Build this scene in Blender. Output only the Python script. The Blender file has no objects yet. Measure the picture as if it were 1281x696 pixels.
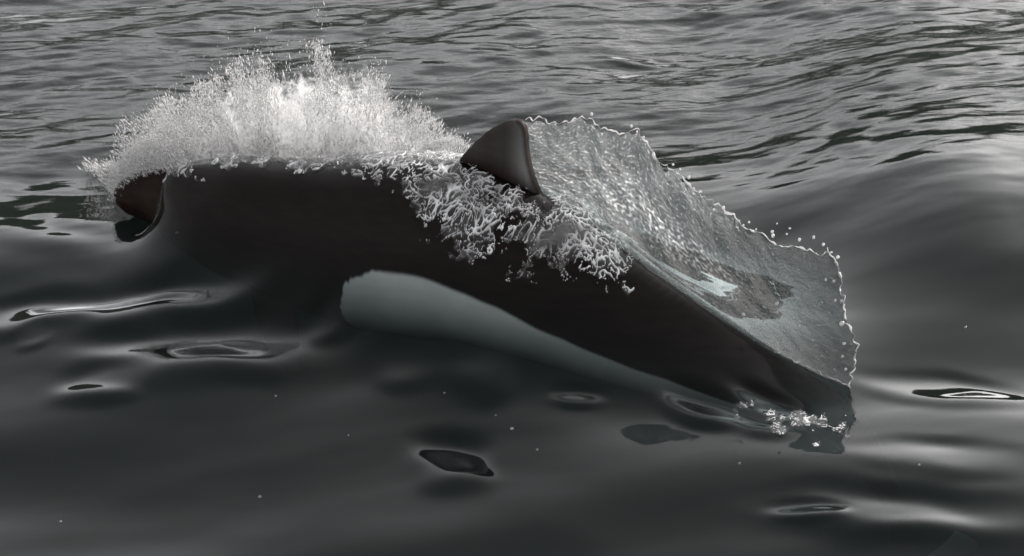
import bpy, math, random
import numpy as np
from mathutils import Vector

random.seed(7)
rng = np.random.default_rng(11)
R = math.radians
sc = bpy.context.scene
col = sc.collection

# ------------------------------------------------------------------ camera
PITCH = R(22.0)
DIST = 9.0
FRAME_W = 2.35                       # metres across the frame at the animal
PW, PH = 1281.0, 696.0
CAM = np.array([0.0, -DIST * math.cos(PITCH), DIST * math.sin(PITCH)])
FWD = np.array([0.0, math.cos(PITCH), -math.sin(PITCH)])
UP = np.array([0.0, math.sin(PITCH), math.cos(PITCH)])
cam_d = bpy.data.cameras.new('camera')
cam_d.sensor_fit = 'HORIZONTAL'
cam_d.sensor_width = 36.0
cam_d.lens = 36.0 * DIST / FRAME_W
cam_d.clip_start = 0.1
cam_d.clip_end = 20000.0
cam = bpy.data.objects.new('camera', cam_d)
col.objects.link(cam)
cam.location = CAM
cam.rotation_euler = (math.pi / 2 - PITCH, 0, 0)
sc.camera = cam

# ------------------------------------------------------------------ sky and sun
SUN_EL, SUN_AZ = R(25.0), R(46.0)   # low beyond the animal, veiled by cloud
world = bpy.data.worlds.new('World')
sc.world = world
world.use_nodes = True
nt = world.node_tree
nt.nodes.clear()
sky = nt.nodes.new('ShaderNodeTexSky')
sky.sky_type = 'NISHITA'
sky.sun_disc = False
sky.sun_elevation = SUN_EL
sky.sun_rotation = SUN_AZ
sky.air_density = 1.0
sky.dust_density = 6.0
sky.ozone_density = 1.0
hsv = nt.nodes.new('ShaderNodeHueSaturation')
hsv.inputs['Saturation'].default_value = 0.12
bg = nt.nodes.new('ShaderNodeBackground')
bg.inputs['Strength'].default_value = 0.15
wo = nt.nodes.new('ShaderNodeOutputWorld')
nt.links.new(sky.outputs[0], hsv.inputs['Color'])
nt.links.new(hsv.outputs[0], bg.inputs['Color'])
nt.links.new(bg.outputs[0], wo.inputs[0])
sun_d = bpy.data.lights.new('sun', 'SUN')
sun_d.energy = 0.5
sun_d.angle = R(18.0)
sun_d.color = (1.0, 0.96, 0.91)
sun = bpy.data.objects.new('sun', sun_d)
col.objects.link(sun)
sv = Vector((math.sin(SUN_AZ) * math.cos(SUN_EL), math.cos(SUN_AZ) * math.cos(SUN_EL), math.sin(SUN_EL)))
sun.rotation_euler = sv.to_track_quat('Z', 'Y').to_euler()

vs = sc.view_settings
vs.view_transform = 'Standard'
vs.look = 'None'
vs.exposure = 1.22
vs.gamma = 1.0
vs.use_curve_mapping = False
sc.cycles.use_denoising = True
sc.cycles.max_bounces = 10
sc.cycles.transparent_max_bounces = 40
sc.cycles.volume_bounces = 2
sc.cycles.sample_clamp_indirect = 4.0

# ------------------------------------------------------------------ maths helpers
S = PW / FRAME_W

def ray(px, py):
    px = np.asarray(px, float); py = np.asarray(py, float)
    a = (px - PW / 2) / S / DIST
    b = -(py - PH / 2) / S / DIST
    return np.stack([a + 0 * b, FWD[1] + UP[1] * b + 0 * a, FWD[2] + UP[2] * b + 0 * a], -1)

def at_y(px, py, y):                  # the point at a known depth along the pixel's direction
    d = ray(px, py)
    t = (np.asarray(y, float) - CAM[1]) / d[..., 1]
    return CAM + d * t[..., None]

def at_z(px, py, z=0.0):              # the point on the water plane
    d = ray(px, py)
    t = (z - CAM[2]) / d[..., 2]
    return CAM + d * t[..., None]

def to_px(p):
    q = p - CAM
    f = q @ FWD; u = q @ UP; x = q[..., 0]
    return PW / 2 + x / f * DIST * S, PH / 2 - u / f * DIST * S

def sstep(a, b, x):
    t = np.clip((x - a) / (b - a), 0, 1)
    return t * t * (3 - 2 * t)

_perm = {}
def _tab(seed):
    if seed not in _perm:
        r = np.random.default_rng(seed + 1000)
        p = r.permutation(256)
        a = r.uniform(0, 2 * np.pi, 256)
        g3 = r.normal(size=(256, 3)); g3 /= np.linalg.norm(g3, axis=1)[:, None]
        _perm[seed] = (np.concatenate([p, p]), np.cos(a), np.sin(a), g3)
    return _perm[seed]

def pn2(x, y, seed=0):
    p, gx, gy, _ = _tab(seed)
    xi = np.floor(x).astype(np.int64); yi = np.floor(y).astype(np.int64)
    xf = x - xi; yf = y - yi
    u = xf ** 3 * (xf * (xf * 6 - 15) + 10); v = yf ** 3 * (yf * (yf * 6 - 15) + 10)
    def g(i, j):
        h = p[p[(xi + i) & 255] + ((yi + j) & 255)]
        return gx[h] * (xf - i) + gy[h] * (yf - j)
    a = g(0, 0); a = a + u * (g(1, 0) - a)
    b = g(0, 1); b = b + u * (g(1, 1) - b)
    return (a + v * (b - a)) * 1.5

def pn3(x, y, z, seed=0):
    p, _, _, g3 = _tab(seed)
    xi = np.floor(x).astype(np.int64); yi = np.floor(y).astype(np.int64); zi = np.floor(z).astype(np.int64)
    xf = x - xi; yf = y - yi; zf = z - zi
    f = lambda t: t ** 3 * (t * (t * 6 - 15) + 10)
    u, v, w = f(xf), f(yf), f(zf)
    def g(i, j, k):
        h = p[p[p[(xi + i) & 255] + ((yi + j) & 255)] + ((zi + k) & 255)]
        q = g3[h]
        return q[..., 0] * (xf - i) + q[..., 1] * (yf - j) + q[..., 2] * (zf - k)
    l = lambda a, b, t: a + t * (b - a)
    return 1.4 * l(l(l(g(0,0,0), g(1,0,0), u), l(g(0,1,0), g(1,1,0), u), v),
                   l(l(g(0,0,1), g(1,0,1), u), l(g(0,1,1), g(1,1,1), u), v), w)

def mesh_np(name, verts, faces, smooth=True):
    me = bpy.data.meshes.new(name)
    verts = np.ascontiguousarray(verts, dtype=np.float32)
    faces = np.ascontiguousarray(faces, dtype=np.int32)
    n, k = faces.shape
    me.vertices.add(len(verts)); me.vertices.foreach_set('co', verts.ravel())
    me.loops.add(n * k); me.loops.foreach_set('vertex_index', faces.ravel())
    me.polygons.add(n)
    me.polygons.foreach_set('loop_start', np.arange(0, n * k, k, dtype=np.int32))
    me.polygons.foreach_set('loop_total', np.full(n, k, dtype=np.int32))
    me.polygons.foreach_set('use_smooth', np.full(n, smooth, dtype=bool))
    me.update(calc_edges=True)
    me.validate()
    return me

def obj(name, me, mat=None, parent=None, label=None, cat=None, kind=None, group=None):
    o = bpy.data.objects.new(name, me)
    col.objects.link(o)
    if mat is not None: me.materials.append(mat)
    if parent is not None: o.parent = parent
    if label: o['label'] = label
    if cat: o['category'] = cat
    if kind: o['kind'] = kind
    if group: o['group'] = group
    return o

def grid_faces(nu, nv):
    i = np.arange(nu - 1)[:, None] * nv + np.arange(nv - 1)[None, :]
    return np.stack([i, i + nv, i + nv + 1, i + 1], -1).reshape(-1, 4)

def compact(verts, faces):
    used = np.zeros(len(verts), bool); used[faces.ravel()] = True
    m = np.cumsum(used) - 1
    return verts[used], m[faces]

def tube(path, rad, seg=6):
    path = np.asarray(path, float); n = len(path)
    t = np.gradient(path, axis=0); t /= np.linalg.norm(t, axis=1)[:, None] + 1e-9
    ref = np.array([0.13, 0.9, 0.4]); a = np.cross(t, ref); a /= np.linalg.norm(a, axis=1)[:, None] + 1e-9
    b = np.cross(t, a)
    th = np.linspace(0, 2 * np.pi, seg, endpoint=False)
    v = path[:, None] + np.asarray(rad)[:, None, None] * (np.cos(th)[None, :, None] * a[:, None] + np.sin(th)[None, :, None] * b[:, None])
    v = v.reshape(-1, 3)
    f = []
    for i in range(n - 1):
        for j in range(seg):
            k = (j + 1) % seg
            f.append((i * seg + j, i * seg + k, (i + 1) * seg + k, (i + 1) * seg + j))
    return v, np.array(f)

def join(parts):
    V, F, o = [], [], 0
    for v, f in parts:
        V.append(v); F.append(f + o); o += len(v)
    return np.concatenate(V), np.concatenate(F)

# ------------------------------------------------------------------ materials
def new_mat(name):
    m = bpy.data.materials.new(name); m.use_nodes = True
    m.node_tree.nodes.clear()
    return m, m.node_tree.nodes, m.node_tree.links

def water_material():
    m, N, L = new_mat('sea_water')
    out = N.new('ShaderNodeOutputMaterial')
    tc = N.new('ShaderNodeTexCoord')
    mp = N.new('ShaderNodeMapping'); mp.inputs['Scale'].default_value = (7.0, 16.0, 10.0)
    L.new(tc.outputs['Object'], mp.inputs['Vector'])
    nz = N.new('ShaderNodeTexNoise'); nz.inputs['Scale'].default_value = 1.6
    nz.inputs['Detail'].default_value = 5.0; nz.inputs['Roughness'].default_value = 0.6
    L.new(mp.outputs[0], nz.inputs['Vector'])
    at = N.new('ShaderNodeAttribute'); at.attribute_name = 'ruffle'
    bp = N.new('ShaderNodeBump'); bp.inputs['Distance'].default_value = 0.004
    L.new(at.outputs['Fac'], bp.inputs['Strength'])
    L.new(nz.outputs['Fac'], bp.inputs['Height'])
    fr = N.new('ShaderNodeFresnel'); fr.inputs['IOR'].default_value = 1.333
    L.new(bp.outputs[0], fr.inputs['Normal'])
    gl = N.new('ShaderNodeBsdfGlossy'); gl.inputs['Roughness'].default_value = 0.02
    gl.inputs['Color'].default_value = (1, 1, 1, 1)
    L.new(bp.outputs[0], gl.inputs['Normal'])
    tr = N.new('ShaderNodeBsdfTransparent')
    mx = N.new('ShaderNodeMixShader')
    pw = N.new('ShaderNodeMath'); pw.operation = 'POWER'; pw.inputs[1].default_value = 1.75
    ml = N.new('ShaderNodeMath'); ml.operation = 'MULTIPLY'; ml.inputs[1].default_value = 4.8; ml.use_clamp = True
    L.new(fr.outputs[0], pw.inputs[0]); L.new(pw.outputs[0], ml.inputs[0])
    L.new(ml.outputs[0], mx.inputs[0]); L.new(tr.outputs[0], mx.inputs[1]); L.new(gl.outputs[0], mx.inputs[2])
    L.new(mx.outputs[0], out.inputs['Surface'])
    va = N.new('ShaderNodeVolumeAbsorption'); va.inputs['Color'].default_value = (0.42, 0.52, 0.50, 1)
    va.inputs['Density'].default_value = 4.8
    vsn = N.new('ShaderNodeVolumeScatter'); vsn.inputs['Color'].default_value = (0.66, 0.76, 0.74, 1)
    vsn.inputs['Density'].default_value = 0.33; vsn.inputs['Anisotropy'].default_value = 0.0
    ad = N.new('ShaderNodeAddShader')
    L.new(va.outputs[0], ad.inputs[0]); L.new(vsn.outputs[0], ad.inputs[1])
    L.new(ad.outputs[0], out.inputs['Volume'])
    return m

def skin_material():
    m, N, L = new_mat('porpoise_skin')
    out = N.new('ShaderNodeOutputMaterial')
    p = N.new('ShaderNodeBsdfPrincipled')
    at = N.new('ShaderNodeAttribute'); at.attribute_name = 'pigment'
    tc = N.new('ShaderNodeTexCoord')
    mp = N.new('ShaderNodeMapping'); mp.inputs['Scale'].default_value = (14, 14, 60)
    L.new(tc.outputs['Object'], mp.inputs['Vector'])
    nz = N.new('ShaderNodeTexNoise'); nz.inputs['Scale'].default_value = 1.0; nz.inputs['Detail'].default_value = 6
    L.new(mp.outputs[0], nz.inputs['Vector'])
    rp = N.new('ShaderNodeValToRGB')
    rp.color_ramp.elements[0].color = (0.0105, 0.0064, 0.0054, 1); rp.color_ramp.elements[0].position = 0.3
    rp.color_ramp.elements[1].color = (0.021, 0.0130, 0.0108, 1); rp.color_ramp.elements[1].position = 0.75
    L.new(nz.outputs['Fac'], rp.inputs['Fac'])
    n2 = N.new('ShaderNodeTexNoise'); n2.inputs['Scale'].default_value = 9.0; n2.inputs['Detail'].default_value = 3
    L.new(tc.outputs['Object'], n2.inputs['Vector'])
    r2 = N.new('ShaderNodeValToRGB')
    r2.color_ramp.elements[0].color = (0.68, 0.69, 0.68, 1); r2.color_ramp.elements[0].position = 0.3
    r2.color_ramp.elements[1].color = (0.82, 0.82, 0.80, 1); r2.color_ramp.elements[1].position = 0.7
    L.new(n2.outputs['Fac'], r2.inputs['Fac'])
    mx = N.new('ShaderNodeMix'); mx.data_type = 'RGBA'
    L.new(at.outputs['Fac'], mx.inputs[0]); L.new(rp.outputs[0], mx.inputs[6]); L.new(r2.outputs[0], mx.inputs[7])
    L.new(mx.outputs[2], p.inputs['Base Color'])
    p.inputs['Roughness'].default_value = 0.42
    p.inputs['Specular IOR Level'].default_value = 0.05
    p.inputs['IOR'].default_value = 1.38
    bp = N.new('ShaderNodeBump'); bp.inputs['Strength'].default_value = 0.12; bp.inputs['Distance'].default_value = 0.004
    L.new(nz.outputs['Fac'], bp.inputs['Height']); L.new(bp.outputs[0], p.inputs['Normal'])
    L.new(p.outputs[0], out.inputs['Surface'])
    return m

def foam_material(name, alpha=0.9, bright=0.8, trans=0.45, soft=False):
    m, N, L = new_mat(name)
    out = N.new('ShaderNodeOutputMaterial')
    d = N.new('ShaderNodeBsdfDiffuse'); d.inputs['Color'].default_value = (bright, bright * 0.985, bright * 0.98, 1)
    t = N.new('ShaderNodeBsdfTranslucent'); t.inputs['Color'].default_value = (bright, bright * 0.985, bright * 0.98, 1)
    g = N.new('ShaderNodeBsdfGlossy'); g.inputs['Roughness'].default_value = 0.12
    tr = N.new('ShaderNodeBsdfTransparent')
    fr = N.new('ShaderNodeFresnel'); fr.inputs['IOR'].default_value = 1.333
    a = N.new('ShaderNodeMixShader'); a.inputs[0].default_value = trans
    L.new(d.outputs[0], a.inputs[1]); L.new(t.outputs[0], a.inputs[2])
    b = N.new('ShaderNodeMixShader'); b.inputs[0].default_value = alpha
    if soft:
        at = N.new('ShaderNodeAttribute'); at.attribute_name = 'froth'
        mu = N.new('ShaderNodeMath'); mu.operation = 'MULTIPLY'; mu.inputs[1].default_value = alpha
        L.new(at.outputs['Fac'], mu.inputs[0]); L.new(mu.outputs[0], b.inputs[0])
    L.new(tr.outputs[0], b.inputs[1]); L.new(a.outputs[0], b.inputs[2])
    c = N.new('ShaderNodeMixShader')
    if soft:
        m2 = N.new('ShaderNodeMath'); m2.operation = 'MULTIPLY'
        L.new(at.outputs['Fac'], m2.inputs[0]); L.new(fr.outputs[0], m2.inputs[1]); L.new(m2.outputs[0], c.inputs[0])
    else:
        L.new(fr.outputs[0], c.inputs[0])
    L.new(b.outputs[0], c.inputs[1]); L.new(g.outputs[0], c.inputs[2])
    L.new(c.outputs[0], out.inputs['Surface'])
    return m

def sheet_material():
    m, N, L = new_mat('glassy_water_sheet')
    out = N.new('ShaderNodeOutputMaterial')
    tc = N.new('ShaderNodeTexCoord')
    nz = N.new('ShaderNodeTexNoise'); nz.inputs['Scale'].default_value = 120.0; nz.inputs['Detail'].default_value = 3
    L.new(tc.outputs['Object'], nz.inputs['Vector'])
    at = N.new('ShaderNodeAttribute'); at.attribute_name = 'aeration'
    bp = N.new('ShaderNodeBump'); bp.inputs['Distance'].default_value = 0.008; bp.inputs['Strength'].default_value = 1.0
    L.new(nz.outputs['Fac'], bp.inputs['Height'])
    fr = N.new('ShaderNodeFresnel'); fr.inputs['IOR'].default_value = 1.333
    L.new(bp.outputs[0], fr.inputs['Normal'])
    gl = N.new('ShaderNodeBsdfGlossy'); gl.inputs['Roughness'].default_value = 0.1
    L.new(bp.outputs[0], gl.inputs['Normal'])
    tr = N.new('ShaderNodeBsdfTransparent'); tr.inputs['Color'].default_value = (0.27, 0.32, 0.32, 1)
    d = N.new('ShaderNodeBsdfDiffuse'); d.inputs['Color'].default_value = (0.7, 0.7, 0.7, 1)
    t = N.new('ShaderNodeBsdfTranslucent'); t.inputs['Color'].default_value = (0.7, 0.7, 0.7, 1)
    L.new(bp.outputs[0], d.inputs['Normal'])
    w = N.new('ShaderNodeMixShader'); w.inputs[0].default_value = 0.5
    L.new(d.outputs[0], w.inputs[1]); L.new(t.outputs[0], w.inputs[2])
    a = N.new('ShaderNodeMixShader')
    L.new(at.outputs['Fac'], a.inputs[0]); L.new(tr.outputs[0], a.inputs[1]); L.new(w.outputs[0], a.inputs[2])
    c = N.new('ShaderNodeMixShader')
    L.new(fr.outputs[0], c.inputs[0]); L.new(a.outputs[0], c.inputs[1]); L.new(gl.outputs[0], c.inputs[2])
    L.new(c.outputs[0], out.inputs['Surface'])
    return m

def hill_material():
    m, N, L = new_mat('dark_forest_hill')
    out = N.new('ShaderNodeOutputMaterial')
    p = N.new('ShaderNodeBsdfPrincipled')
    tc = N.new('ShaderNodeTexCoord')
    nz = N.new('ShaderNodeTexNoise'); nz.inputs['Scale'].default_value = 0.05; nz.inputs['Detail'].default_value = 6
    L.new(tc.outputs['Object'], nz.inputs['Vector'])
    rp = N.new('ShaderNodeValToRGB')
    rp.color_ramp.elements[0].color = (0.012, 0.018, 0.012, 1); rp.color_ramp.elements[1].color = (0.045, 0.055, 0.035, 1)
    L.new(nz.outputs['Fac'], rp.inputs['Fac']); L.new(rp.outputs[0], p.inputs['Base Color'])
    p.inputs['Roughness'].default_value = 0.95
    L.new(p.outputs[0], out.inputs['Surface'])
    return m

M_WATER = water_material()
M_SKIN = skin_material()
M_FOAM = foam_material('aerated_foam', 1.0, 0.9, 0.3, True)
M_SPRAY = foam_material('spray_drops', 0.9, 0.9, 0.45)
M_CURT = foam_material('torn_splash', 0.8, 0.8, 0.5, True)
M_RIM = foam_material('water_rim', 0.5, 0.9, 0.4)
M_BUB = foam_material('bubble_skin', 0.18, 0.8, 0.5)
M_SHEET = sheet_material()
M_HILL = hill_material()

# ------------------------------------------------------------------ the animal's spine
# px, py of the back line in the photograph, half height, half width; depth from the heading
SP = np.array([
    # px   top   half-h  half-w
    [150,  247,  0.014, 0.016],
    [158,  228,  0.040, 0.040],
    [178,  216,  0.058, 0.056],
    [205,  210,  0.074, 0.072],
    [250,  206,  0.112, 0.108],
    [320,  205,  0.152, 0.144],
    [430,  208,  0.188, 0.178],
    [520,  206,  0.203, 0.192],
    [590,  212,  0.203, 0.190],
    [675,  252,  0.186, 0.172],
    [800,  340,  0.140, 0.122],
    [910,  412,  0.098, 0.076],
    [990,  458,  0.070, 0.048],
    [1060, 510,  0.050, 0.030],
    [1105, 585,  0.036, 0.020],
    [1135, 655,  0.026, 0.016],
])
def depth_of(px):
    return 0.36 - 0.98 * (np.asarray(px, float) - 156) / 904.0

def smooth_resample(a, n):
    # Catmull-Rom through the rows of a
    a = np.asarray(a, float); m = len(a)
    ext = np.vstack([2 * a[0] - a[1], a, 2 * a[-1] - a[-2]])
    out = []
    for k in np.linspace(0, m - 1 - 1e-6, n):
        i = int(k); t = k - i
        p0, p1, p2, p3 = ext[i], ext[i + 1], ext[i + 2], ext[i + 3]
        out.append(0.5 * ((2 * p1) + (-p0 + p2) * t + (2 * p0 - 5 * p1 + 4 * p2 - p3) * t * t + (-p0 + 3 * p1 - 3 * p2 + p3) * t ** 3))
    return np.array(out)

SPR = smooth_resample(SP, 160)
SPR[:, 2:] = np.maximum(SPR[:, 2:], 0.010)
TOP = at_y(SPR[:, 0], SPR[:, 1], depth_of(SPR[:, 0]))
CEN = TOP.copy(); CEN[:, 2] -= SPR[:, 2]
HH, HW = SPR[:, 2], SPR[:, 3]
HEAD = np.array([CEN[0, 0] - CEN[100, 0], CEN[0, 1] - CEN[100, 1], 0.0]); HEAD /= np.linalg.norm(HEAD)
SIDE = np.array([-HEAD[1], HEAD[0], 0.0])          # points to the near flank
if SIDE[1] > 0: SIDE = -SIDE

# ------------------------------------------------------------------ water height field
LX = np.arange(-1.5, 1.5001, 0.008)
LY = np.arange(-1.6, 1.4001, 0.008)
GX, GY = np.meshgrid(LX, LY, indexing='ij')
T = np.full(GX.shape, -1.0)
COLLAR = 207.0
cover = SPR[:, 0] > COLLAR - 14
for i in np.where(cover)[0][::1]:
    fi = float(np.interp(SPR[i, 0], [190, COLLAR, 226, 246, 310], [-0.020, -0.014, -0.006, 0.004, 0.012]))
    r = HW[i] + fi
    d2 = ((GX - CEN[i, 0]) ** 2 + (GY - CEN[i, 1]) ** 2) / r ** 2
    z = CEN[i, 2] + (HH[i] + fi) * np.sqrt(np.clip(1 - d2, 0, 1))
    T = np.where(d2 < 1, np.maximum(T, z), T)

def blur(a, k):
    for ax in (0, 1):
        p = np.pad(a, [(k, k) if q == ax else (0, 0) for q in (0, 1)], mode='edge')
        c = np.cumsum(np.insert(p, 0, 0, axis=ax), axis=ax)
        n = 2 * k + 1
        a = ((c[n:] - c[:-n]) if ax == 0 else (c[:, n:] - c[:, :-n])) / n
    return a

base = np.maximum(T, 0.0)
def membrane(steps):                 # a skin of water stretched over the back, easing out into the sea
    a = base.copy()
    for k_, n_ in steps:
        for it in range(n_):
            a = np.maximum(base, blur(a, k_))
    return blur(blur(a, 1), 1)
mixw = sstep(-0.55, 0.15, GX)
BUL = membrane(((5, 10), (3, 16), (2, 12))) * (1 - mixw) + membrane(((8, 16), (5, 14), (2, 10))) * mixw
# the film ends in a round collar behind the bare snout
ic = np.argmin(np.abs(SPR[:, 0] - COLLAR))
ahead = (GX - CEN[ic, 0]) * HEAD[0] + (GY - CEN[ic, 1]) * HEAD[1]
lat = (GX - CEN[ic, 0]) * SIDE[0] + (GY - CEN[ic, 1]) * SIDE[1]
wide = sstep(0.05, 0.22, np.abs(lat))
BUL *= 1 - sstep(0, 1, (ahead + 0.035 + 0.20 * wide) / (0.034 + 0.24 * wide))
def bilinear(A, x, y):                # smooth (cubic B-spline) look-up in the local grid
    fx = np.clip((x - LX[0]) / 0.008, 1, len(LX) - 2.001); fy = np.clip((y - LY[0]) / 0.008, 1, len(LY) - 2.001)
    i = np.minimum(fx.astype(int), len(LX) - 3); j = np.minimum(fy.astype(int), len(LY) - 3); u = fx - i; v = fy - j
    def w(t): return ((1 - t) ** 3 / 6, (3 * t ** 3 - 6 * t ** 2 + 4) / 6, (-3 * t ** 3 + 3 * t ** 2 + 3 * t + 1) / 6, t ** 3 / 6)
    wu, wv = w(u), w(v); r = 0
    for a in range(4):
        for b in range(4):
            r = r + A[i + a - 1, j + b - 1] * wu[a] * wv[b]
    inside = (x > LX[1]) & (x < LX[-2]) & (y > LY[1]) & (y < LY[-2])
    return np.where(inside, r, 0)

# dimples and backs of ripples: px, py, half width px, half height px, slope away from the camera, tilt
LENS = [
    (200, 377, 125, 11, 1.0, -0.02), (40, 393, 75, 9, 0.9, -0.10),
    (265, 438, 155, 13, 0.95, 0.02), (125, 481, 58, 9, 0.9, 0.0), (42, 421, 26, 5, 0.5, -0.1),
    (422, 391, 34, 8, 0.5, -0.15), (510, 452, 42, 9, 0.3, 0.05), (605, 442, 42, 13, 0.6, 0.0),
     (566, 578, 46, 13, 0.85, 0.1), (872, 511, 42, 8, 1.0, 0.20), (958, 508, 38, 7, 1.0, 0.25), (965, 528, 45, 8, 1.0, 0.1),
    (722, 497, 28, 4, 0.6, 0.05),
    (60, 232, 70, 6, 0.8, 0.02), (70, 251, 85, 5, 0.8, -0.02), (30, 264, 60, 5, 0.8, -0.04), (140, 266, 26, 5, 0.8, -0.2),
    (180, 110, 48, 4, 1.0, 0.0), (375, 31, 45, 5, 1.0, 0.0), (662, 57, 36, 5, 1.0, 0.0), (800, 78, 45, 3, 1.0, 0.06),
    (885, 10, 55, 4, 1.0, 0.06), (1060, 172, 30, 9, 1.0, 0.0), (1130, 168, 60, 4, 1.0, 0.03),
    (1145, 30, 25, 3, 1.0, -0.05), (880, 205, 30, 3, 1.0, 0.0), (1180, 490, 90, 8, 1.0, 0.10),
    (1120, 640, 120, 12, 0.6, 0.10), (1180, 570, 90, 9, 0.6, 0.08), (1010, 640, 40, 5, 0.6, 0.1),
]
LENS_C, LENS_S = [], []
def lenses(x, y):
    h = np.zeros_like(x)
    wx = 0.05 * pn2(x * 6, y * 5, 41); wy = 0.035 * pn2(x * 7, y * 6, 42)
    for (px, py, hw, hh, fac, tilt), c, s in zip(LENS, LENS_C, LENS_S):
        s = s * fac
        sx = hw / S * 1.05
        e = at_z(px, py - hh, c[2]); sy = abs(e[1] - c[1]) * 1.25
        near = (np.abs(x - c[0]) < 3.2 * sx + .2) & (np.abs(y - c[1]) < 3.5 * sy + sx * abs(tilt) * 6 + .2)
        if not near.any(): continue
        X, Y = x[near] + wx[near] * min(1, sx * 5), y[near] + wy[near] * min(1, sy * 9)
        gy = tilt * (e[1] - c[1]) / (hh / S)
        u = (X - c[0]) / sx
        t = (Y - c[1] + gy * (X - c[0]) * 1.0) / sy
        h[near] += -s * sy * t * np.exp(-((t / 1.7) ** 2 + u * u) ** 2)
    return h

def swell(x, y):
    ca, sa = math.cos(R(12)), math.sin(R(12))
    X = x * ca + y * sa; Y = -x * sa + y * ca
    near = 1 - sstep(8, 40, np.hypot(x, y))
    far = sstep(-0.1, 1.4, y)                        # ruffled water beyond the animal, slick water around it
    h = 0.020 * pn2(X * 0.55, Y * 0.8 + 3.1, 1)
    h += 0.020 * pn2(X * 1.1 + 5, Y * 1.7, 2) * near
    h += 0.0075 * pn2(X * 2.1 + 0.43, Y * 3.6 + 7.3, 3) * near
    w = 0.35 * pn2(X * 2.3, Y * 2.3, 4)
    h += (0.0010 + 0.0036 * far) * pn2(X * 4.2 + w, Y * 8.2 + w, 5) * near
    h += (0.0002 + 0.0026 * far) * pn2(X * 9.0 + w, Y * 17 + 2 * w, 6) * near
    h += (0.00003 + 0.0009 * far) * pn2(X * 18 + w, Y * 34 + 2 * w, 7) * near
    # the shoulder of a swell at the right, the hollow behind the tail, the slope in the foreground
    def ridge(px, py, sx, sy, a, rot=0.0):
        c = at_z(px, py)
        dx, dy = x - c[0], y - c[1]
        X2 = dx * math.cos(rot) + dy * math.sin(rot); Y2 = -dx * math.sin(rot) + dy * math.cos(rot)
        return a * np.exp(-(X2 / sx) ** 2 - (Y2 / sy) ** 2)
    yc = 0.22 + 0.05 * np.sin(x * 2.1) + 0.10 * (x - 1.2)
    t = y - yc
    prof = np.where(t < 0, np.exp(-(t / 0.52) ** 2), np.exp(-(t / 2.0) ** 2))
    h += 0.125 * prof * sstep(0.45, 1.15, x) * (1 - sstep(2.5, 6, x))
    h += 0.165 * (sstep(-1.75, 0.0, y + 0.25 + 0.45 * np.clip(x, -1.5, 1.5)) - 1)
    h += ridge(130, 290, 0.5, 0.2, 0.014)
    h += ridge(668, 512, 0.16, 0.11, 0.012)
    h += 0.0032 * pn2(X * 2.6 + 0.4 * w, Y * 8.0 + 2.0, 9) * sstep(0.25, 0.8, x) * (1 - sstep(-0.95, -0.6, y)) * near
    # ring ripples at the left, thrown up by the head
    c = at_z(190, 250)
    rr = np.hypot((x - c[0]), (y - c[1]) * 1.0)
    h += 0.0018 * np.sin(rr * 34 + 1.5 * pn2(x * 4, y * 4, 8)) * np.exp(-((rr - 0.32) / 0.2) ** 2) * (x < c[0] + 0.1) * sstep(0.0, 0.25, c[0] + 0.1 - x)
    return h

def sea_height(x, y):
    return swell(x, y) + lenses(x, y)


def water_z(x, y):
    b = bilinear(BUL, x, y)
    k = sstep(0.0, 0.16, b)
    h = sea_height(x, y) * (1 - 0.85 * k) + b
    # flowing streaks on the film that covers the body
    a = (x - CEN[60, 0]) * HEAD[0] + (y - CEN[60, 1]) * HEAD[1]
    s = (x - CEN[60, 0]) * SIDE[0] + (y - CEN[60, 1]) * SIDE[1]
    h += k * (0.0045 * pn2(a * 2.6, s * 7, 21) + 0.0016 * pn2(a * 7, s * 16, 22))
    return h

for L_ in LENS:
    z_ = 0.0
    for it in range(12):
        c_ = at_z(L_[0], L_[1], z_); xa, ya = c_[:1], c_[1:2]
        b_ = bilinear(BUL, xa, ya)
        z_ = 0.5 * z_ + 0.5 * float((swell(xa, ya) * (1 - 0.85 * sstep(0.0, 0.16, b_)) + b_)[0])
    LENS_C.append(at_z(L_[0], L_[1], z_))
    # lean the dimple just far enough that it mirrors the dark shore
    c_ = LENS_C[-1]; ya = np.array([c_[1] - 0.02, c_[1] + 0.02]); xa = np.array([c_[0]] * 2)
    b_ = bilinear(BUL, xa, ya); hh_ = swell(xa, ya) * (1 - 0.85 * sstep(0.0, 0.16, b_)) + b_
    slope_ = (hh_[1] - hh_[0]) / 0.04
    el_ = math.atan2(CAM[2] - c_[2], c_[1] - CAM[1])
    LENS_S.append(min(0.42 - 1.6 * max(0.0, z_ - 0.01), (math.tan((el_ - R(9.0 if 360 < L_[1] < 560 and L_[0] < 430 else 14.0 if L_[1] == 578 else 8.5)) / 2) + slope_) / (1 - 0.85 * float(sstep(0.0, 0.16, b_).mean()))))

def spaced(lo, hi, step, reach):
    c = list(np.arange(lo, hi + step / 2, step))
    s = step; v = c[-1]; up = []
    while v < reach: s *= 1.16; v += s; up.append(v)
    s = step; v = c[0]; dn = []
    while v > -reach: s *= 1.16; v -= s; dn.append(v)
    return np.array(dn[::-1] + c + up)
sx_ = spaced(-1.5, 1.5, 0.005, 6000.0)
sy_ = spaced(-1.8, 3.0, 0.0062, 6000.0)
WX, WY = np.meshgrid(sx_, sy_, indexing='ij')
WZ = water_z(WX.ravel(), WY.ravel())
sea_me = mesh_np('sea', np.stack([WX.ravel(), WY.ravel(), WZ], -1), grid_faces(len(sx_), len(sy_)))
ruf = (0.02 + 0.55 * sstep(0.1, 1.2, WY.ravel())) * (1 - 0.8 * sstep(0.0, 0.12, bilinear(BUL, WX.ravel(), WY.ravel())))
a_ = sea_me.attributes.new('ruffle', 'FLOAT', 'POINT'); a_.data.foreach_set('value', ruf.astype(np.float32))
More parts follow.
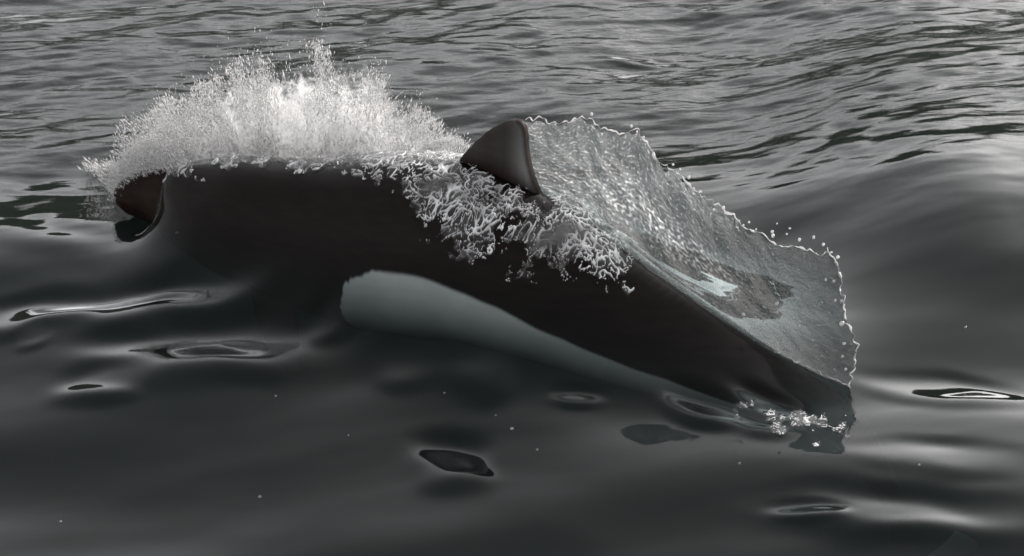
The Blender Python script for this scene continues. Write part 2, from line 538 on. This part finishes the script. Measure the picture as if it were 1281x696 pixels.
sea = obj('sea', sea_me, M_WATER, kind='structure')

# added unseen bed: ends rays so the murky water scatters light
bx_, by_ = np.meshgrid(np.linspace(-6500, 6500, 9), np.linspace(-6500, 6500, 9), indexing='ij')
m_bed, N_, L_ = new_mat('added_bed_mat'); o_ = N_.new('ShaderNodeOutputMaterial'); p_ = N_.new('ShaderNodeBsdfPrincipled')
t_ = N_.new('ShaderNodeTexNoise'); t_.inputs['Scale'].default_value = 2.0
r_ = N_.new('ShaderNodeValToRGB'); r_.color_ramp.elements[0].color = (0.03, 0.03, 0.025, 1); r_.color_ramp.elements[1].color = (0.08, 0.075, 0.06, 1)
L_.new(t_.outputs['Fac'], r_.inputs['Fac']); L_.new(r_.outputs[0], p_.inputs['Base Color']); p_.inputs['Roughness'].default_value = 1.0
L_.new(p_.outputs[0], o_.inputs[0])
obj('added_seabed', mesh_np('added_seabed', np.stack([bx_.ravel(), by_.ravel(), np.full(81, -6.0)], -1), grid_faces(9, 9)), m_bed, kind='structure')

# ------------------------------------------------------------------ far dark shore, seen in the ripples' mirror
hx = np.linspace(-2600, 2600, 130); hy = np.linspace(900, 1700, 24)
HX, HY = np.meshgrid(hx, hy, indexing='ij')
prof = np.sin(np.clip((HY - 900) / 800, 0, 1) * np.pi) ** 0.7
HZ = prof * (285 + 60 * pn2(HX / 520, HY / 520, 31) + 22 * pn2(HX / 120, HY / 120, 32)) - 4
hills = obj('hills', mesh_np('hills', np.stack([HX.ravel(), HY.ravel(), HZ.ravel()], -1), grid_faces(130, 24)), M_HILL, kind='structure')

# ------------------------------------------------------------------ the porpoise
def body_shell():
    seg = 48
    th = np.linspace(0, 2 * np.pi, seg, endpoint=False)
    tan = np.gradient(CEN, axis=0); tan /= np.linalg.norm(tan, axis=1)[:, None]
    V = []
    for i in range(len(CEN)):
        s = np.cross(tan[i], [0, 0, 1.0]); s /= np.linalg.norm(s)
        u = np.cross(s, tan[i]); u /= np.linalg.norm(u)
        if u[2] < 0: u = -u
        V.append(CEN[i] + np.cos(th)[:, None] * s * HW[i] + np.sin(th)[:, None] * u * HH[i])
    V = np.concatenate(V)
    n = len(CEN)
    F = []
    for i in range(n - 1):
        for j in range(seg):
            k = (j + 1) % seg
            F.append((i * seg + j, i * seg + k, (i + 1) * seg + k, (i + 1) * seg + j))
    Vl = V.tolist() + [CEN[0].tolist(), CEN[-1].tolist()]
    Fl = [list(f) for f in F]
    for j in range(seg):
        k = (j + 1) % seg
        Fl.append([n * seg, k, j]); Fl.append([n * seg + 1, (n - 1) * seg + j, (n - 1) * seg + k])
    return Vl, Fl

def blade(outline, normal, thick, tf=None):
    """closed blade: outline points (n,3), per-point half thickness, lens-shaped cross-section"""
    o = np.asarray(outline, float); c = o.mean(0)
    rings = [1.0, 0.93, 0.75, 0.45]
    V, F = [], []
    n = len(o)
    for s in (1, -1):
        for r in rings:
            t = thick * (1 - r ** 3) ** 0.5 + thick * 0.22
            for p in o:
                q = c + (p - c) * r
                V.append((q + normal * s * (t if tf is None else tf(q) * (0.7 if r == 1 else 1.0))).tolist())
        V.append((c + normal * s * (thick * 1.22 if tf is None else tf(c))).tolist())
    m = len(rings) * n + 1
    for q in (0, 1):
        b = q * m
        for k in range(len(rings) - 1):
            for j in range(n):
                jj = (j + 1) % n
                f = [b + k * n + j, b + k * n + jj, b + (k + 1) * n + jj, b + (k + 1) * n + j]
                F.append(f if q == 0 else f[::-1])
        for j in range(n):
            jj = (j + 1) % n
            f = [b + (len(rings) - 1) * n + j, b + (len(rings) - 1) * n + jj, b + m - 1]
            F.append(f if q == 0 else f[::-1])
    for j in range(n):
        jj = (j + 1) % n
        F.append([j, m + j, m + jj, jj])
    return V, F

def fin_outline():
    pts = [(566, 212), (582, 190), (600, 172), (618, 159), (634, 151), (646, 149.5), (655, 154), (659, 165),
           (660, 180), (662, 196), (666, 214), (672, 231), (680, 250), (690, 285), (640, 292), (585, 255)]
    pts = smooth_resample(np.array(pts, float), 60)
    ib = np.argmin(np.abs(SPR[:, 0] - 632)); c = CEN[ib]
    out = []
    for px, py in pts:
        d = ray(px, py)
        # vertical plane through the spine with the heading's direction
        t = ((c - CAM) @ SIDE) / (d @ SIDE)
        out.append(CAM + d * t)
    return np.array(out)

bV, bF = body_shell()
parts = [(bV, bF)]
fo = fin_outline()
fin_c = fo.mean(0)
def fin_thick(p):
    a = min(1.0, max(0.0, 0.5 - (p - fin_c) @ HEAD / 0.17))
    return 0.004 + 0.011 * a / 0.5 if a < 0.5 else 0.015 - 0.006 * (a - 0.5) / 0.5
parts.append(blade(fo, SIDE, 0.016, fin_thick))
# flippers
isp = np.argmin(np.abs(SPR[:, 0] - 370))
for sgn in (1, -1):
    root = CEN[isp] + SIDE * sgn * HW[isp] * 0.72 + np.array([0, 0, -HH[isp] * 0.62])
    back = -HEAD; down = np.array([0, 0, -1.0])
    axis = SIDE * sgn * 0.45 + back * 0.55 + down * 0.8; axis /= np.linalg.norm(axis)
    chord = back - axis * (back @ axis); chord /= np.linalg.norm(chord)
    nrm = np.cross(axis, chord)
    ol = [(-0.03, -0.05), (0.06, -0.052), (0.14, -0.035), (0.20, 0.0), (0.215, 0.025), (0.17, 0.042), (0.09, 0.05), (-0.03, 0.055)]
    ol = smooth_resample(np.array(ol), 30)
    parts.append(blade(np.array([root + axis * a + chord * b for a, b in ol]), nrm, 0.011))
# flukes
tl = CEN[-1]; tdir = CEN[-1] - CEN[-12]; tdir /= np.linalg.norm(tdir)
for sgn in (1, -1):
    ol = [(-0.07, 0.0), (-0.01, 0.07), (0.06, 0.17), (0.11, 0.235), (0.135, 0.24), (0.13, 0.18), (0.105, 0.09), (0.085, 0.012), (0.03, -0.012)]
    ol = smooth_resample(np.array(ol), 36)
    nrm = np.cross(tdir, SIDE); nrm /= np.linalg.norm(nrm)
    parts.append(blade(np.array([tl + tdir * a + SIDE * sgn * b for a, b in ol]), nrm, 0.010))
V, F, off = [], [], 0
for v, f in parts:
    V += v; F += [[q + off for q in g] for g in f]; off += len(v)
tmp = bpy.data.meshes.new('porpoise_raw'); tmp.from_pydata(V, [], F); tmp.update()
import bmesh
bm = bmesh.new(); bm.from_mesh(tmp); bmesh.ops.recalc_face_normals(bm, faces=bm.faces); bm.to_mesh(tmp); bm.free()
to = bpy.data.objects.new('porpoise_raw', tmp); col.objects.link(to)
md = to.modifiers.new('r', 'REMESH'); md.mode = 'VOXEL'; md.voxel_size = 0.0042; md.use_smooth_shade = True
ms = to.modifiers.new('s', 'SMOOTH'); ms.factor = 0.5; ms.iterations = 3
dg = bpy.context.evaluated_depsgraph_get()
pm = bpy.data.meshes.new_from_object(to.evaluated_get(dg))
bpy.data.objects.remove(to)
pm.name = 'porpoise'
pm.polygons.foreach_set('use_smooth', np.ones(len(pm.polygons), bool))
pc = np.empty(len(pm.vertices) * 3, np.float32); pm.vertices.foreach_get('co', pc); pc = pc.reshape(-1, 3).astype(float)
# pigment: the white flank and belly patch, bounded in body coordinates (nearest spine point, height on the flank)
best = np.full(len(pc), 1e9); idx = np.zeros(len(pc), int)
for i in range(0, len(CEN), 1):
    d = ((pc[:, :2] - CEN[i, :2]) ** 2).sum(1) + 0.15 * (pc[:, 2] - CEN[i, 2]) ** 2
    m_ = d < best; best[m_] = d[m_]; idx[m_] = i
tg = np.gradient(CEN, axis=0)
tt = np.clip(((pc - CEN[idx])[:, :2] * tg[idx, :2]).sum(1) / (tg[idx, :2] ** 2).sum(1), -1, 1)
ci = np.clip(idx + tt, 0, len(CEN) - 1)
ar = np.arange(len(CEN))
spx = np.interp(ci, ar, SPR[:, 0])
rel = (pc[:, 2] - np.interp(ci, ar, CEN[:, 2])) / np.interp(ci, ar, HH)
# upper limit of the patch along the body, read off the near flank
PATCH = np.array([(462, -1.2), (472, -0.42), (488, -0.10), (515, 0.04), (560, 0.05), (640, -0.04), (740, -0.16), (860, -0.25), (960, -0.5), (1020, -1.3), (1120, -1.6)])
lim = np.interp(spx, PATCH[:, 0], PATCH[:, 1], left=-2, right=-2)
lim = lim + (0.10 * pn3(pc[:, 0] * 70, pc[:, 1] * 70, pc[:, 2] * 18, 51) + 0.08 * pn3(pc[:, 0] * 30, pc[:, 1] * 30, pc[:, 2] * 10, 57)) * (1 - sstep(490, 540, spx)) + 0.03 * pn3(pc[:, 0] * 14, pc[:, 1] * 14, pc[:, 2] * 14, 52)
pig = sstep(-0.025, 0.035, lim - rel)
# grey frosting on the fin; its lower-rear sheen is painted in with it
fc = fo.mean(0)
on_fin = sstep(0.0, 0.07, (pc - CEN[idx])[:, 2] - HH[idx])
aft = -(pc - fc) @ HEAD
frost_sheen = on_fin * (0.8 + 0.5 * pn3(pc[:, 0] * 16, pc[:, 1] * 16, pc[:, 2] * 9, 55)) * (0.05 + 0.26 * sstep(-0.02, 0.075, aft) * (1 - 0.45 * sstep(-0.02, 0.10, pc[:, 2] - fc[2])))
dtr = np.full(len(pc), 1.0)
for q_ in fo[22:50]:
    dtr = np.minimum(dtr, np.linalg.norm(pc - q_, axis=1))
frost_sheen *= 0.15 + 0.85 * sstep(0.009, 0.017, dtr)  # shade of the fin's blunt rear edge, painted as a darker strip
pig = np.maximum(pig, frost_sheen)
at_ = pm.attributes.new('pigment', 'FLOAT', 'POINT'); at_.data.foreach_set('value', pig.astype(np.float32))
pm.materials.clear()
porpoise = obj('porpoise', pm, M_SKIN, label='dark brown porpoise with white flank breaking the surface under a film of water', cat='porpoise')
# eyes
def ball(name, c, r, mat, parent):
    me = bpy.data.meshes.new(name); b = bmesh.new(); bmesh.ops.create_icosphere(b, subdivisions=2, radius=1.0)
    for v in b.verts: v.co = Vector((v.co.x * r[0], v.co.y * r[1], v.co.z * r[2]))
    for f in b.faces: f.smooth = True
    b.to_mesh(me); b.free()
    o = obj(name, me, mat, parent); o.location = c
    return o
ie = np.argmin(np.abs(SPR[:, 0] - 252))
m_eye, N_, L_ = new_mat('wet_eye'); o_ = N_.new('ShaderNodeOutputMaterial'); p_ = N_.new('ShaderNodeBsdfPrincipled')
p_.inputs['Base Color'].default_value = (0.006, 0.005, 0.005, 1); p_.inputs['Roughness'].default_value = 0.08
L_.new(p_.outputs[0], o_.inputs[0])
for sgn in (1, -1):
    ball('eye', CEN[ie] + SIDE * sgn * HW[ie] * 0.965 + np.array([0, 0, -HH[ie] * 0.2]), (0.009, 0.006, 0.007), m_eye, porpoise)

# ------------------------------------------------------------------ lace of foam torn across the back
def poly_sd(px, py, poly):
    """signed distance in pixels, positive inside"""
    poly = np.array(poly, float); n = len(poly)
    d = np.full(px.shape, 1e9); ins = np.zeros(px.shape, bool)
    for i in range(n):
        a, b = poly[i], poly[(i + 1) % n]
        ab = b - a; t = np.clip(((px - a[0]) * ab[0] + (py - a[1]) * ab[1]) / (ab @ ab), 0, 1)
        d = np.minimum(d, np.hypot(px - a[0] - t * ab[0], py - a[1] - t * ab[1]))
        c = ((a[1] > py) != (b[1] > py)) & (px < (b[0] - a[0]) * (py - a[1]) / (b[1] - a[1] + 1e-12) + a[0])
        ins ^= c
    return np.where(ins, d, -d)

def soft_mesh(name, v, f):             # fourth column: how dense the froth is
    me = mesh_np(name, v[:, :3], f)
    q = me.attributes.new('froth', 'FLOAT', 'POINT'); q.data.foreach_set('value', v[:, 3].astype(np.float32))
    return me

def lace(name, xr, yr, step, polys, label, dens=1.0, lift=0.007, scale=1.0, seed=0, soft=28.0, dome=0.0):
    gx = np.arange(xr[0], xr[1], step); gy = np.arange(yr[0], yr[1], step)
    X, Y = np.meshgrid(gx, gy, indexing='ij'); X = X.ravel(); Y = Y.ravel()
    Z = water_z(X, Y)
    px, py = to_px(np.stack([X, Y, Z], -1))
    sd = np.max([poly_sd(px, py, p) for p in polys], axis=0)
    sd = sd + 26 * pn2(px / 30, py / 26, 61 + seed) + 13 * pn2(px / 9, py / 8, 69 + seed)
    f = np.clip(sd / soft, -1, 1.3)
    s = scale
    wx = 0.022 * pn3(X * 22, Y * 22, Z * 22, 62 + seed); wz = 0.022 * pn3(X * 22 + 9, Y * 22, Z * 22, 63 + seed)
    n1 = np.abs(pn3((X + wx) * 34 * s, (Y + wz) * 24 * s, (Z + wx) * 34 * s, 64 + seed))
    n2 = np.abs(pn3((X + wz) * 62 * s, (Y + wx) * 44 * s, (Z + wz) * 62 * s, 65 + seed))
    n3 = pn3(X * 14, Y * 14, Z * 14, 66 + seed)
    w1 = dens * (0.04 + 0.07 * np.clip(f, 0, 1) + 0.07 * n3)
    w2 = dens * (0.03 + 0.12 * np.clip(f, 0, 1) - 0.07 * n3)
    a1 = np.clip(1 - n1 / np.maximum(w1, 1e-3), 0, 1); a2 = np.clip(1 - n2 / np.maximum(w2, 1e-3), 0, 1)
    a = np.maximum(a1, a2 * 0.8)
    n8 = pn3(X * 26, Y * 26, Z * 26, 68 + seed)
    fill = 0.16 * np.clip(f, 0, 1) * np.clip(0.6 + 1.2 * n3, 0, 1)
    den = np.clip(np.maximum(sstep(0.0, 0.6, a) * np.clip(0.72 + 1.1 * n8, 0.12, 1), fill), 0, 1) * sstep(-0.15, 0.2, f)
    keep = (den > 0.015) & (f > -0.15)
    Z2 = Z + dome * np.exp(-((px - 712) / 34) ** 2 - ((py - 288) / 30) ** 2) + 0.002 + lift * np.sqrt(a) * (0.6 + 0.8 * np.clip(f, 0, 1)) + 0.005 * np.clip(f, 0, 1) * pn3(X * 30, Y * 30, Z * 30, 67 + seed)
    fc_ = grid_faces(len(gx), len(gy))
    fk = keep[fc_].all(1)
    v, f2 = compact(np.column_stack([X, Y, Z2, den]), fc_[fk])
    return obj(name, soft_mesh(name, v, f2), M_FOAM, label=label, cat='foam', kind='stuff')

POLY_A = [(425, 203), (470, 225), (515, 262), (528, 300), (575, 318), (610, 330), (650, 322), (690, 268), (672, 246), (620, 214), (580, 190), (500, 160), (420, 175)]
POLY_B = [(632, 335), (655, 300), (690, 252), (725, 248), (760, 268), (795, 312), (800, 345), (785, 372), (740, 360), (690, 338), (650, 352)]
lace('foam_lace', (-0.5, 0.42), (-0.5, 0.45), 0.0016, [POLY_A, POLY_B],
     'white curling strands of foam draped over the back below the dorsal fin', dens=1.0, seed=0, dome=0.025, scale=1.4, soft=36, lift=0.0045)
lace('foam_lace', (0.45, 0.95), (-1.05, -0.6), 0.0025, [[(930, 520), (1000, 512), (1050, 530), (1060, 545), (990, 540)]],
     'small patch of torn foam on the water beside the tail', dens=0.42, lift=0.003, scale=1.2, seed=7, soft=16)

lace('foam_lace', (-1.0, -0.2), (-0.1, 0.5), 0.002, [[(195, 198), (260, 200), (340, 198), (440, 196), (450, 222), (380, 214), (330, 217), (270, 212), (200, 222)]],
     'thin frayed edge of foam along the top of the head', dens=0.8, lift=0.006, seed=14, soft=20)

# ------------------------------------------------------------------ splash thrown off the back
SPL = np.array([(150, 238, 205), (165, 215, 175), (185, 208, 148), (205, 206, 128), (225, 206, 132), (250, 206, 112), (290, 206, 82), (330, 205, 70),
                (400, 205, 62), (460, 205, 62), (490, 208, 100), (520, 212, 135), (550, 212, 160), (600, 215, 195)], float)

def splash_pt(px, v, off, lean):
    """a point of a curtain: rises from the back line, leans away from the camera"""
    b = np.interp(px, SPL[:, 0], SPL[:, 1]) + 12; t = np.interp(px, SPL[:, 0], SPL[:, 2])
    py = b + (t - b) * v
    return at_y(px, py, depth_of(px) + off + lean * v)

lay = []
for k in range(9):
    nu, nv = 380, 120
    u = np.linspace(0, 1, nu); v = np.linspace(0, 1, nv) * (0.5 + 0.055 * k)
    U, Vv = np.meshgrid(u, v, indexing='ij'); U = U.ravel(); Vv = Vv.ravel()
    px = 150 + 450 * U + 24 * pn2(U * 9, Vv * 4, 70 + k) * Vv + (40 * (0.45 - U)) * -Vv * 0.6
    P = splash_pt(px, Vv, 0.02 + 0.028 * k, 0.12)
    P[:, 1] += 0.035 * pn3(P[:, 0] * 12, P[:, 2] * 12, P[:, 1] * 0 + k, 80 + k)
    P[:, 2] += 0.02 * pn3(P[:, 0] * 20, P[:, 2] * 16, P[:, 1] * 0 + k, 90 + k)
    n1 = np.abs(pn3(P[:, 0] * 30, P[:, 2] * 19, P[:, 0] * 0 + k * 3.3, 100 + k) + 0.5 * pn3(P[:, 0] * 85, P[:, 2] * 55, P[:, 0] * 0 + k, 110 + k) + 0.35 * pn3(P[:, 0] * 190, P[:, 2] * 130, P[:, 0] * 0 + k, 115 + k))
    n2 = pn3(P[:, 0] * 9, P[:, 2] * 8, P[:, 0] * 0 + k * 1.7, 120 + k)
    wd = np.maximum((0.30 + 0.40 * n2) * (1.3 - 1.0 * Vv), 1e-3)
    den = sstep(0.0, 0.8, 1 - n1 / wd) * (1.0 - 0.5 * Vv) + 0.16 * np.clip(0.6 + n2, 0, 1) * (1 - sstep(0.3, 0.95, Vv))
    den *= 1 - sstep(0.75, 1.0, Vv / (0.5 + 0.055 * k))
    den *= sstep(150, 175, px) * (1 - sstep(560, 600, px))
    f = grid_faces(nu, nv); f = f[(den[f] > 0.015).any(1)]
    lay.append(compact(np.column_stack([P, den]), f))
v, f = join(lay)
obj('splash_curtain', soft_mesh('splash_curtain', v, f), M_CURT, label='torn white curtain of splash water rising along the back behind the snout', cat='splash', kind='stuff')

# fine drops, thrown up and back
OCT = np.array([(1, 0, 0), (-0.5, 0.866, 0), (-0.5, -0.866, 0), (0, 0, 1), (0, 0, -1)], float)
OF = np.array([(0, 1, 3), (1, 2, 3), (2, 0, 3), (1, 0, 4), (2, 1, 4), (0, 2, 4)])
def drops(P, r, dirs, stretch):
    n = len(P)
    d = dirs / (np.linalg.norm(dirs, axis=1)[:, None] + 1e-9)
    a = np.cross(d, [0.2, 1, 0.1]); a /= np.linalg.norm(a, axis=1)[:, None] + 1e-9
    b = np.cross(d, a)
    V = (P[:, None] + (OCT[None, :, 2, None] * d[:, None] * (r * stretch)[:, None, None]
         + OCT[None, :, 0, None] * a[:, None] * r[:, None, None] + OCT[None, :, 1, None] * b[:, None] * r[:, None, None]))
    F = OF[None] + (np.arange(n) * 5)[:, None, None]
    return V.reshape(-1, 3), F.reshape(-1, 3)

n = 170000
px = 150 + 450 * rng.random(n)
vv = rng.random(n) ** 1.3
# ragged jets: density and reach follow noise that fans out from the back line
fan = (px - 380) / 230.0
lane = px - 46 * fan * vv
jet = pn2(lane / 34, vv * 0.9, 130) + 0.7 * pn2(lane / 12, vv * 1.6, 131) + 0.5 * pn2(lane / 5, vv * 3, 132)
reach = 0.80 + 0.28 * pn2(lane / 22, vv * 0 + 3.3, 133) + 0.16 * pn2(lane / 7, vv * 0 + 1.3, 134)
ok = (rng.random(n) < np.clip(0.62 + 0.9 * jet - 0.75 * np.clip(vv - reach * 0.5, 0, 1), 0.02, 1))
px, vv, jet, fan, reach = px[ok], vv[ok], jet[ok], fan[ok], reach[ok]
stray = np.where(rng.random(len(px)) < 0.06, 1 + 0.35 * rng.random(len(px)), 1.0)
P = splash_pt(px + 46 * fan * vv, vv * np.clip(reach + 0.2, 0.5, 1.08) * stray, 0.26 * rng.random(len(px)), 0.12)
P += rng.normal(size=P.shape) * 0.005
r = 0.0004 + 0.0008 * rng.random(len(P)) ** 2 + 0.0022 * rng.random(len(P)) ** 14
dirs = np.stack([0.75 * fan + 0.22 * rng.normal(size=len(P)), 0.2 * rng.normal(size=len(P)), np.ones(len(P))], -1)
m_ = 9000
pb = 148 + 85 * rng.random(m_)
yb = np.interp(pb, [148, 160, 180, 205, 233], [246, 226, 214, 208, 206])
pyb = yb + 5 - 62 * rng.random(m_) ** 1.9 * (0.6 + 0.8 * np.clip(pn2(pb / 9, pb * 0 + 0.4, 135) + 0.4, 0, 1.2))
Pb = at_y(pb - 10 * rng.random(m_), pyb, depth_of(pb) - 0.05 + 0.16 * rng.random(m_)) + rng.normal(size=(m_, 3)) * 0.004
P = np.vstack([P, Pb]); r = np.r_[r, 0.0004 + 0.0009 * rng.random(m_) ** 2 + 0.0016 * rng.random(m_) ** 12]
dirs = np.vstack([dirs, np.stack([-0.8 + 0.3 * rng.normal(size=m_), 0.2 * rng.normal(size=m_), np.ones(m_)], -1)])
v, f = drops(P, r, dirs, 1.2 + 5.0 * rng.random(len(P)) ** 2)
obj('spray', mesh_np('spray', v, f), M_SPRAY, label='cloud of fine white spray drops above the back', cat='spray', kind='stuff')

# ------------------------------------------------------------------ glassy sheet pulled up behind the fin
BOT = np.array([(668, 262), (700, 275), (740, 298), (800, 342), (850, 378), (910, 414), (960, 438), (1010, 461), (1064, 486)], float)
TOPL = np.array([(657, 152), (700, 150), (737, 147), (755, 162), (795, 160), (822, 190), (860, 226), (905, 262), (960, 298), (1000, 306), (1036, 312)], float)
def along(poly, t):
    d = np.r_[0, np.cumsum(np.hypot(*np.diff(poly, axis=0).T))]; d /= d[-1]
    return np.stack([np.interp(t, d, poly[:, 0]), np.interp(t, d, poly[:, 1])], -1)
def sheet_pt(U, Vv):
    b = along(BOT, U); t = along(TOPL, U)
    px = b[:, 0] + (t[:, 0] - b[:, 0]) * Vv; py = b[:, 1] + (t[:, 1] - b[:, 1]) * Vv
    # right-hand edge bulges a little
    px = px + (14 * np.sin(np.pi * Vv) + 7 * pn2(Vv * 6, U * 0 + 0.5, 148) + 4 * pn2(Vv * 17, U * 0 + 0.5, 149)) * sstep(0.8, 1.0, U)
    py = py - (9 * pn2(U * 13, Vv * 0 + 0.3, 151) + 5 * np.abs(pn2(U * 31, Vv * 0 + 0.3, 153))) * Vv ** 4
    y = depth_of(b[:, 0]) + 0.015 + (0.20 - 0.06 * U) * Vv ** 1.3
    return at_y(px, py, y)
nu, nv = 520, 260
U, Vv = np.meshgrid(np.linspace(0, 1, nu), np.linspace(0, 1, nv), indexing='ij'); U = U.ravel(); Vv = Vv.ravel()
P = sheet_pt(U, Vv)
env = np.sin(np.pi * np.clip(Vv, 0, 1)) ** 0.5 * 0.8 + 0.2
P[:, 1] += env * (0.016 * pn2(U * 7, Vv * 3 + U * 4, 140) + 0.008 * pn2(U * 22, Vv * 9 + U * 12, 141) + 0.0025 * pn2(U * 80, Vv * 40, 142))
P[:, 2] += 0.006 * pn2(U * 26, Vv * 4, 143) * Vv
n4 = pn2(U * 85, Vv * 42, 144); n5 = pn2(U * 150, Vv * 75, 145); n6 = pn2(U * 8, Vv * 5, 146)
lowright = sstep(0.35, 0.75, U + 0.55 * (1 - Vv) - 0.15)
aer = 0.10 + 0.02 * lowright - 0.07 * sstep(0.75, 1.0, U) + 0.17 * (1 - lowright) + 0.06 * n6 * (1.2 - lowright)
aer += np.clip(n4 - 0.32, 0, 1) * 1.1 * (1.05 - lowright) + np.clip(n5 - 0.42, 0, 1) * 1.3 * (1.0 - 0.8 * lowright)
band = np.exp(-((Vv - 0.42 - 0.1 * U) / 0.12) ** 2) * np.exp(-((U - 0.38) / 0.22) ** 2)
aer += band * np.clip(n4 + 0.1, 0, 1) * 1.1
aer = np.clip(aer, 0.02, 0.95)
# holes and ragged top
hole = (Vv > 0.95 + 0.05 * pn2(U * 30, Vv * 0, 147))
tear = pn2(U * 26, Vv * 11 + U * 9, 155) + 0.5 * pn2(U * 60, Vv * 30, 156)
hole |= tear > 0.62 + 1.3 * np.clip(np.minimum((1 - Vv) * 2.2, (1 - U) * 6.0), 0, 1)
f = grid_faces(nu, nv); f = f[~hole[f].any(1)]
me = mesh_np('water_sheet', P, f)
q = me.attributes.new('aeration', 'FLOAT', 'POINT'); q.data.foreach_set('value', aer.astype(np.float32))
sheet = obj('water_sheet', me, M_SHEET, label='glassy curved sheet of water pulled up behind the dorsal fin', cat='water sheet')

# thick rim of the sheet
def rim(points, n, r0, seed, wob=0.006):
    t = np.linspace(0, 1, n)
    p = points(t)
    p = p + np.stack([wob * pn2(t * n / 5, t * 0, seed), 0.004 * pn2(t * n / 6, t * 0 + 4, seed), wob * pn2(t * n / 4, t * 0 + 9, seed)], -1)
    r = r0 * (0.12 + 1.3 * np.clip(pn2(t * n / 5.5, t * 0 + 2, seed + 1) + 0.25 + 0.5 * pn2(t * n / 19, t * 0 + 2, seed + 2), 0, 1.2))
    return tube(p, r, 7)
tv, tf = rim(lambda t: sheet_pt(0.0 + t, 0 * t + 0.965), 260, 0.0026, 150)
rv, rf = rim(lambda t: sheet_pt(0 * t + 1.0, t), 120, 0.0024, 152, 0.008)
bv, bf = rim(lambda t: sheet_pt(0.62 + 0.38 * t, 0 * t + 0.015), 110, 0.0020, 154, 0.004)
for nm, a, b in (('top_rim', tv, tf), ('side_rim', rv, rf), ('foot_rim', bv, bf)):
    obj(nm, mesh_np(nm, a, b), M_RIM, parent=sheet)

# single drops along the rim and flung beyond it: px, py, radius in px
DROPS = [(1048, 322, 5), (1040, 316, 3), (1030, 306, 4), (1018, 297, 4), (1050, 343, 5), (1043, 352, 4), (1033, 350, 3), (1053, 377, 5), (1045, 376, 3), (1053, 405, 6),
         (1056, 430, 4), (1054, 446, 3), (1058, 462, 4), (1000, 300, 4), (967, 295, 5), (966, 290, 4), (988, 286, 3), (972, 280, 2.5), (984, 293, 2.5), (946, 287, 2.5), (937, 278, 3), (930, 282, 2.5),
         (925, 276, 2), (905, 260, 4), (893, 262, 3), (876, 240, 4), (862, 222, 4), (868, 236, 3), (851, 212, 3), (842, 206, 3), (972, 380, 4), (972, 391, 3), (1000, 408, 2.5), (996, 377, 2),
         (930, 394, 5), (921, 375, 3), (911, 370, 2.5), (905, 360, 3), (740, 143, 4), (790, 158, 4), (805, 172, 4), (797, 165, 3), (468, 72, 3), (512, 118, 3), (520, 102, 3), (536, 146, 3)]
for k, (x_, y_, r_) in enumerate(DROPS):
    onsheet = x_ > 640
    dep = depth_of(min(x_, 1062)) + (0.10 if onsheet else 0.15)
    if x_ > 1020: dep = depth_of(1060) + 0.015 + 0.14 * max(0, (486 - y_) / 174) ** 1.3
    c = at_y(x_, y_, dep)
    rr = r_ / S * 0.5
    if onsheet:
        ball('droplet', c, (rr * random.uniform(.85, 1.2), rr, rr * random.uniform(.9, 1.4)), M_RIM, sheet)

# stray bubbles afloat on the slick water in front of the flank
for k, (x_, y_, r_) in enumerate([(640, 537, 4.5), (325, 622, 4), (76, 653, 3.5), (672, 563, 3), (1208, 410, 3.5), (345, 496, 3), (556, 492, 2.5), (925, 580, 3), (1150, 582, 3), (620, 520, 2.5), (436, 545, 2.5)]):
    z_ = 0.0
    for it in range(10):
        c_ = at_z(x_, y_, z_); z_ = 0.5 * z_ + 0.5 * float(water_z(c_[:1], c_[1:2])[0])
    rr = r_ / S * 0.5
    b_ = ball('bubble', (c_[0], c_[1], z_ + rr * 0.25), (rr, rr, rr * 0.8), M_BUB, None)
    b_['label'] = 'tiny round bubble floating on the dark water'; b_['category'] = 'bubble'; b_['group'] = 'bubbles afloat around the animal'

ls = sum(len(o.data.polygons) for o in col.objects if o.type == 'MESH')
print('polys', ls)
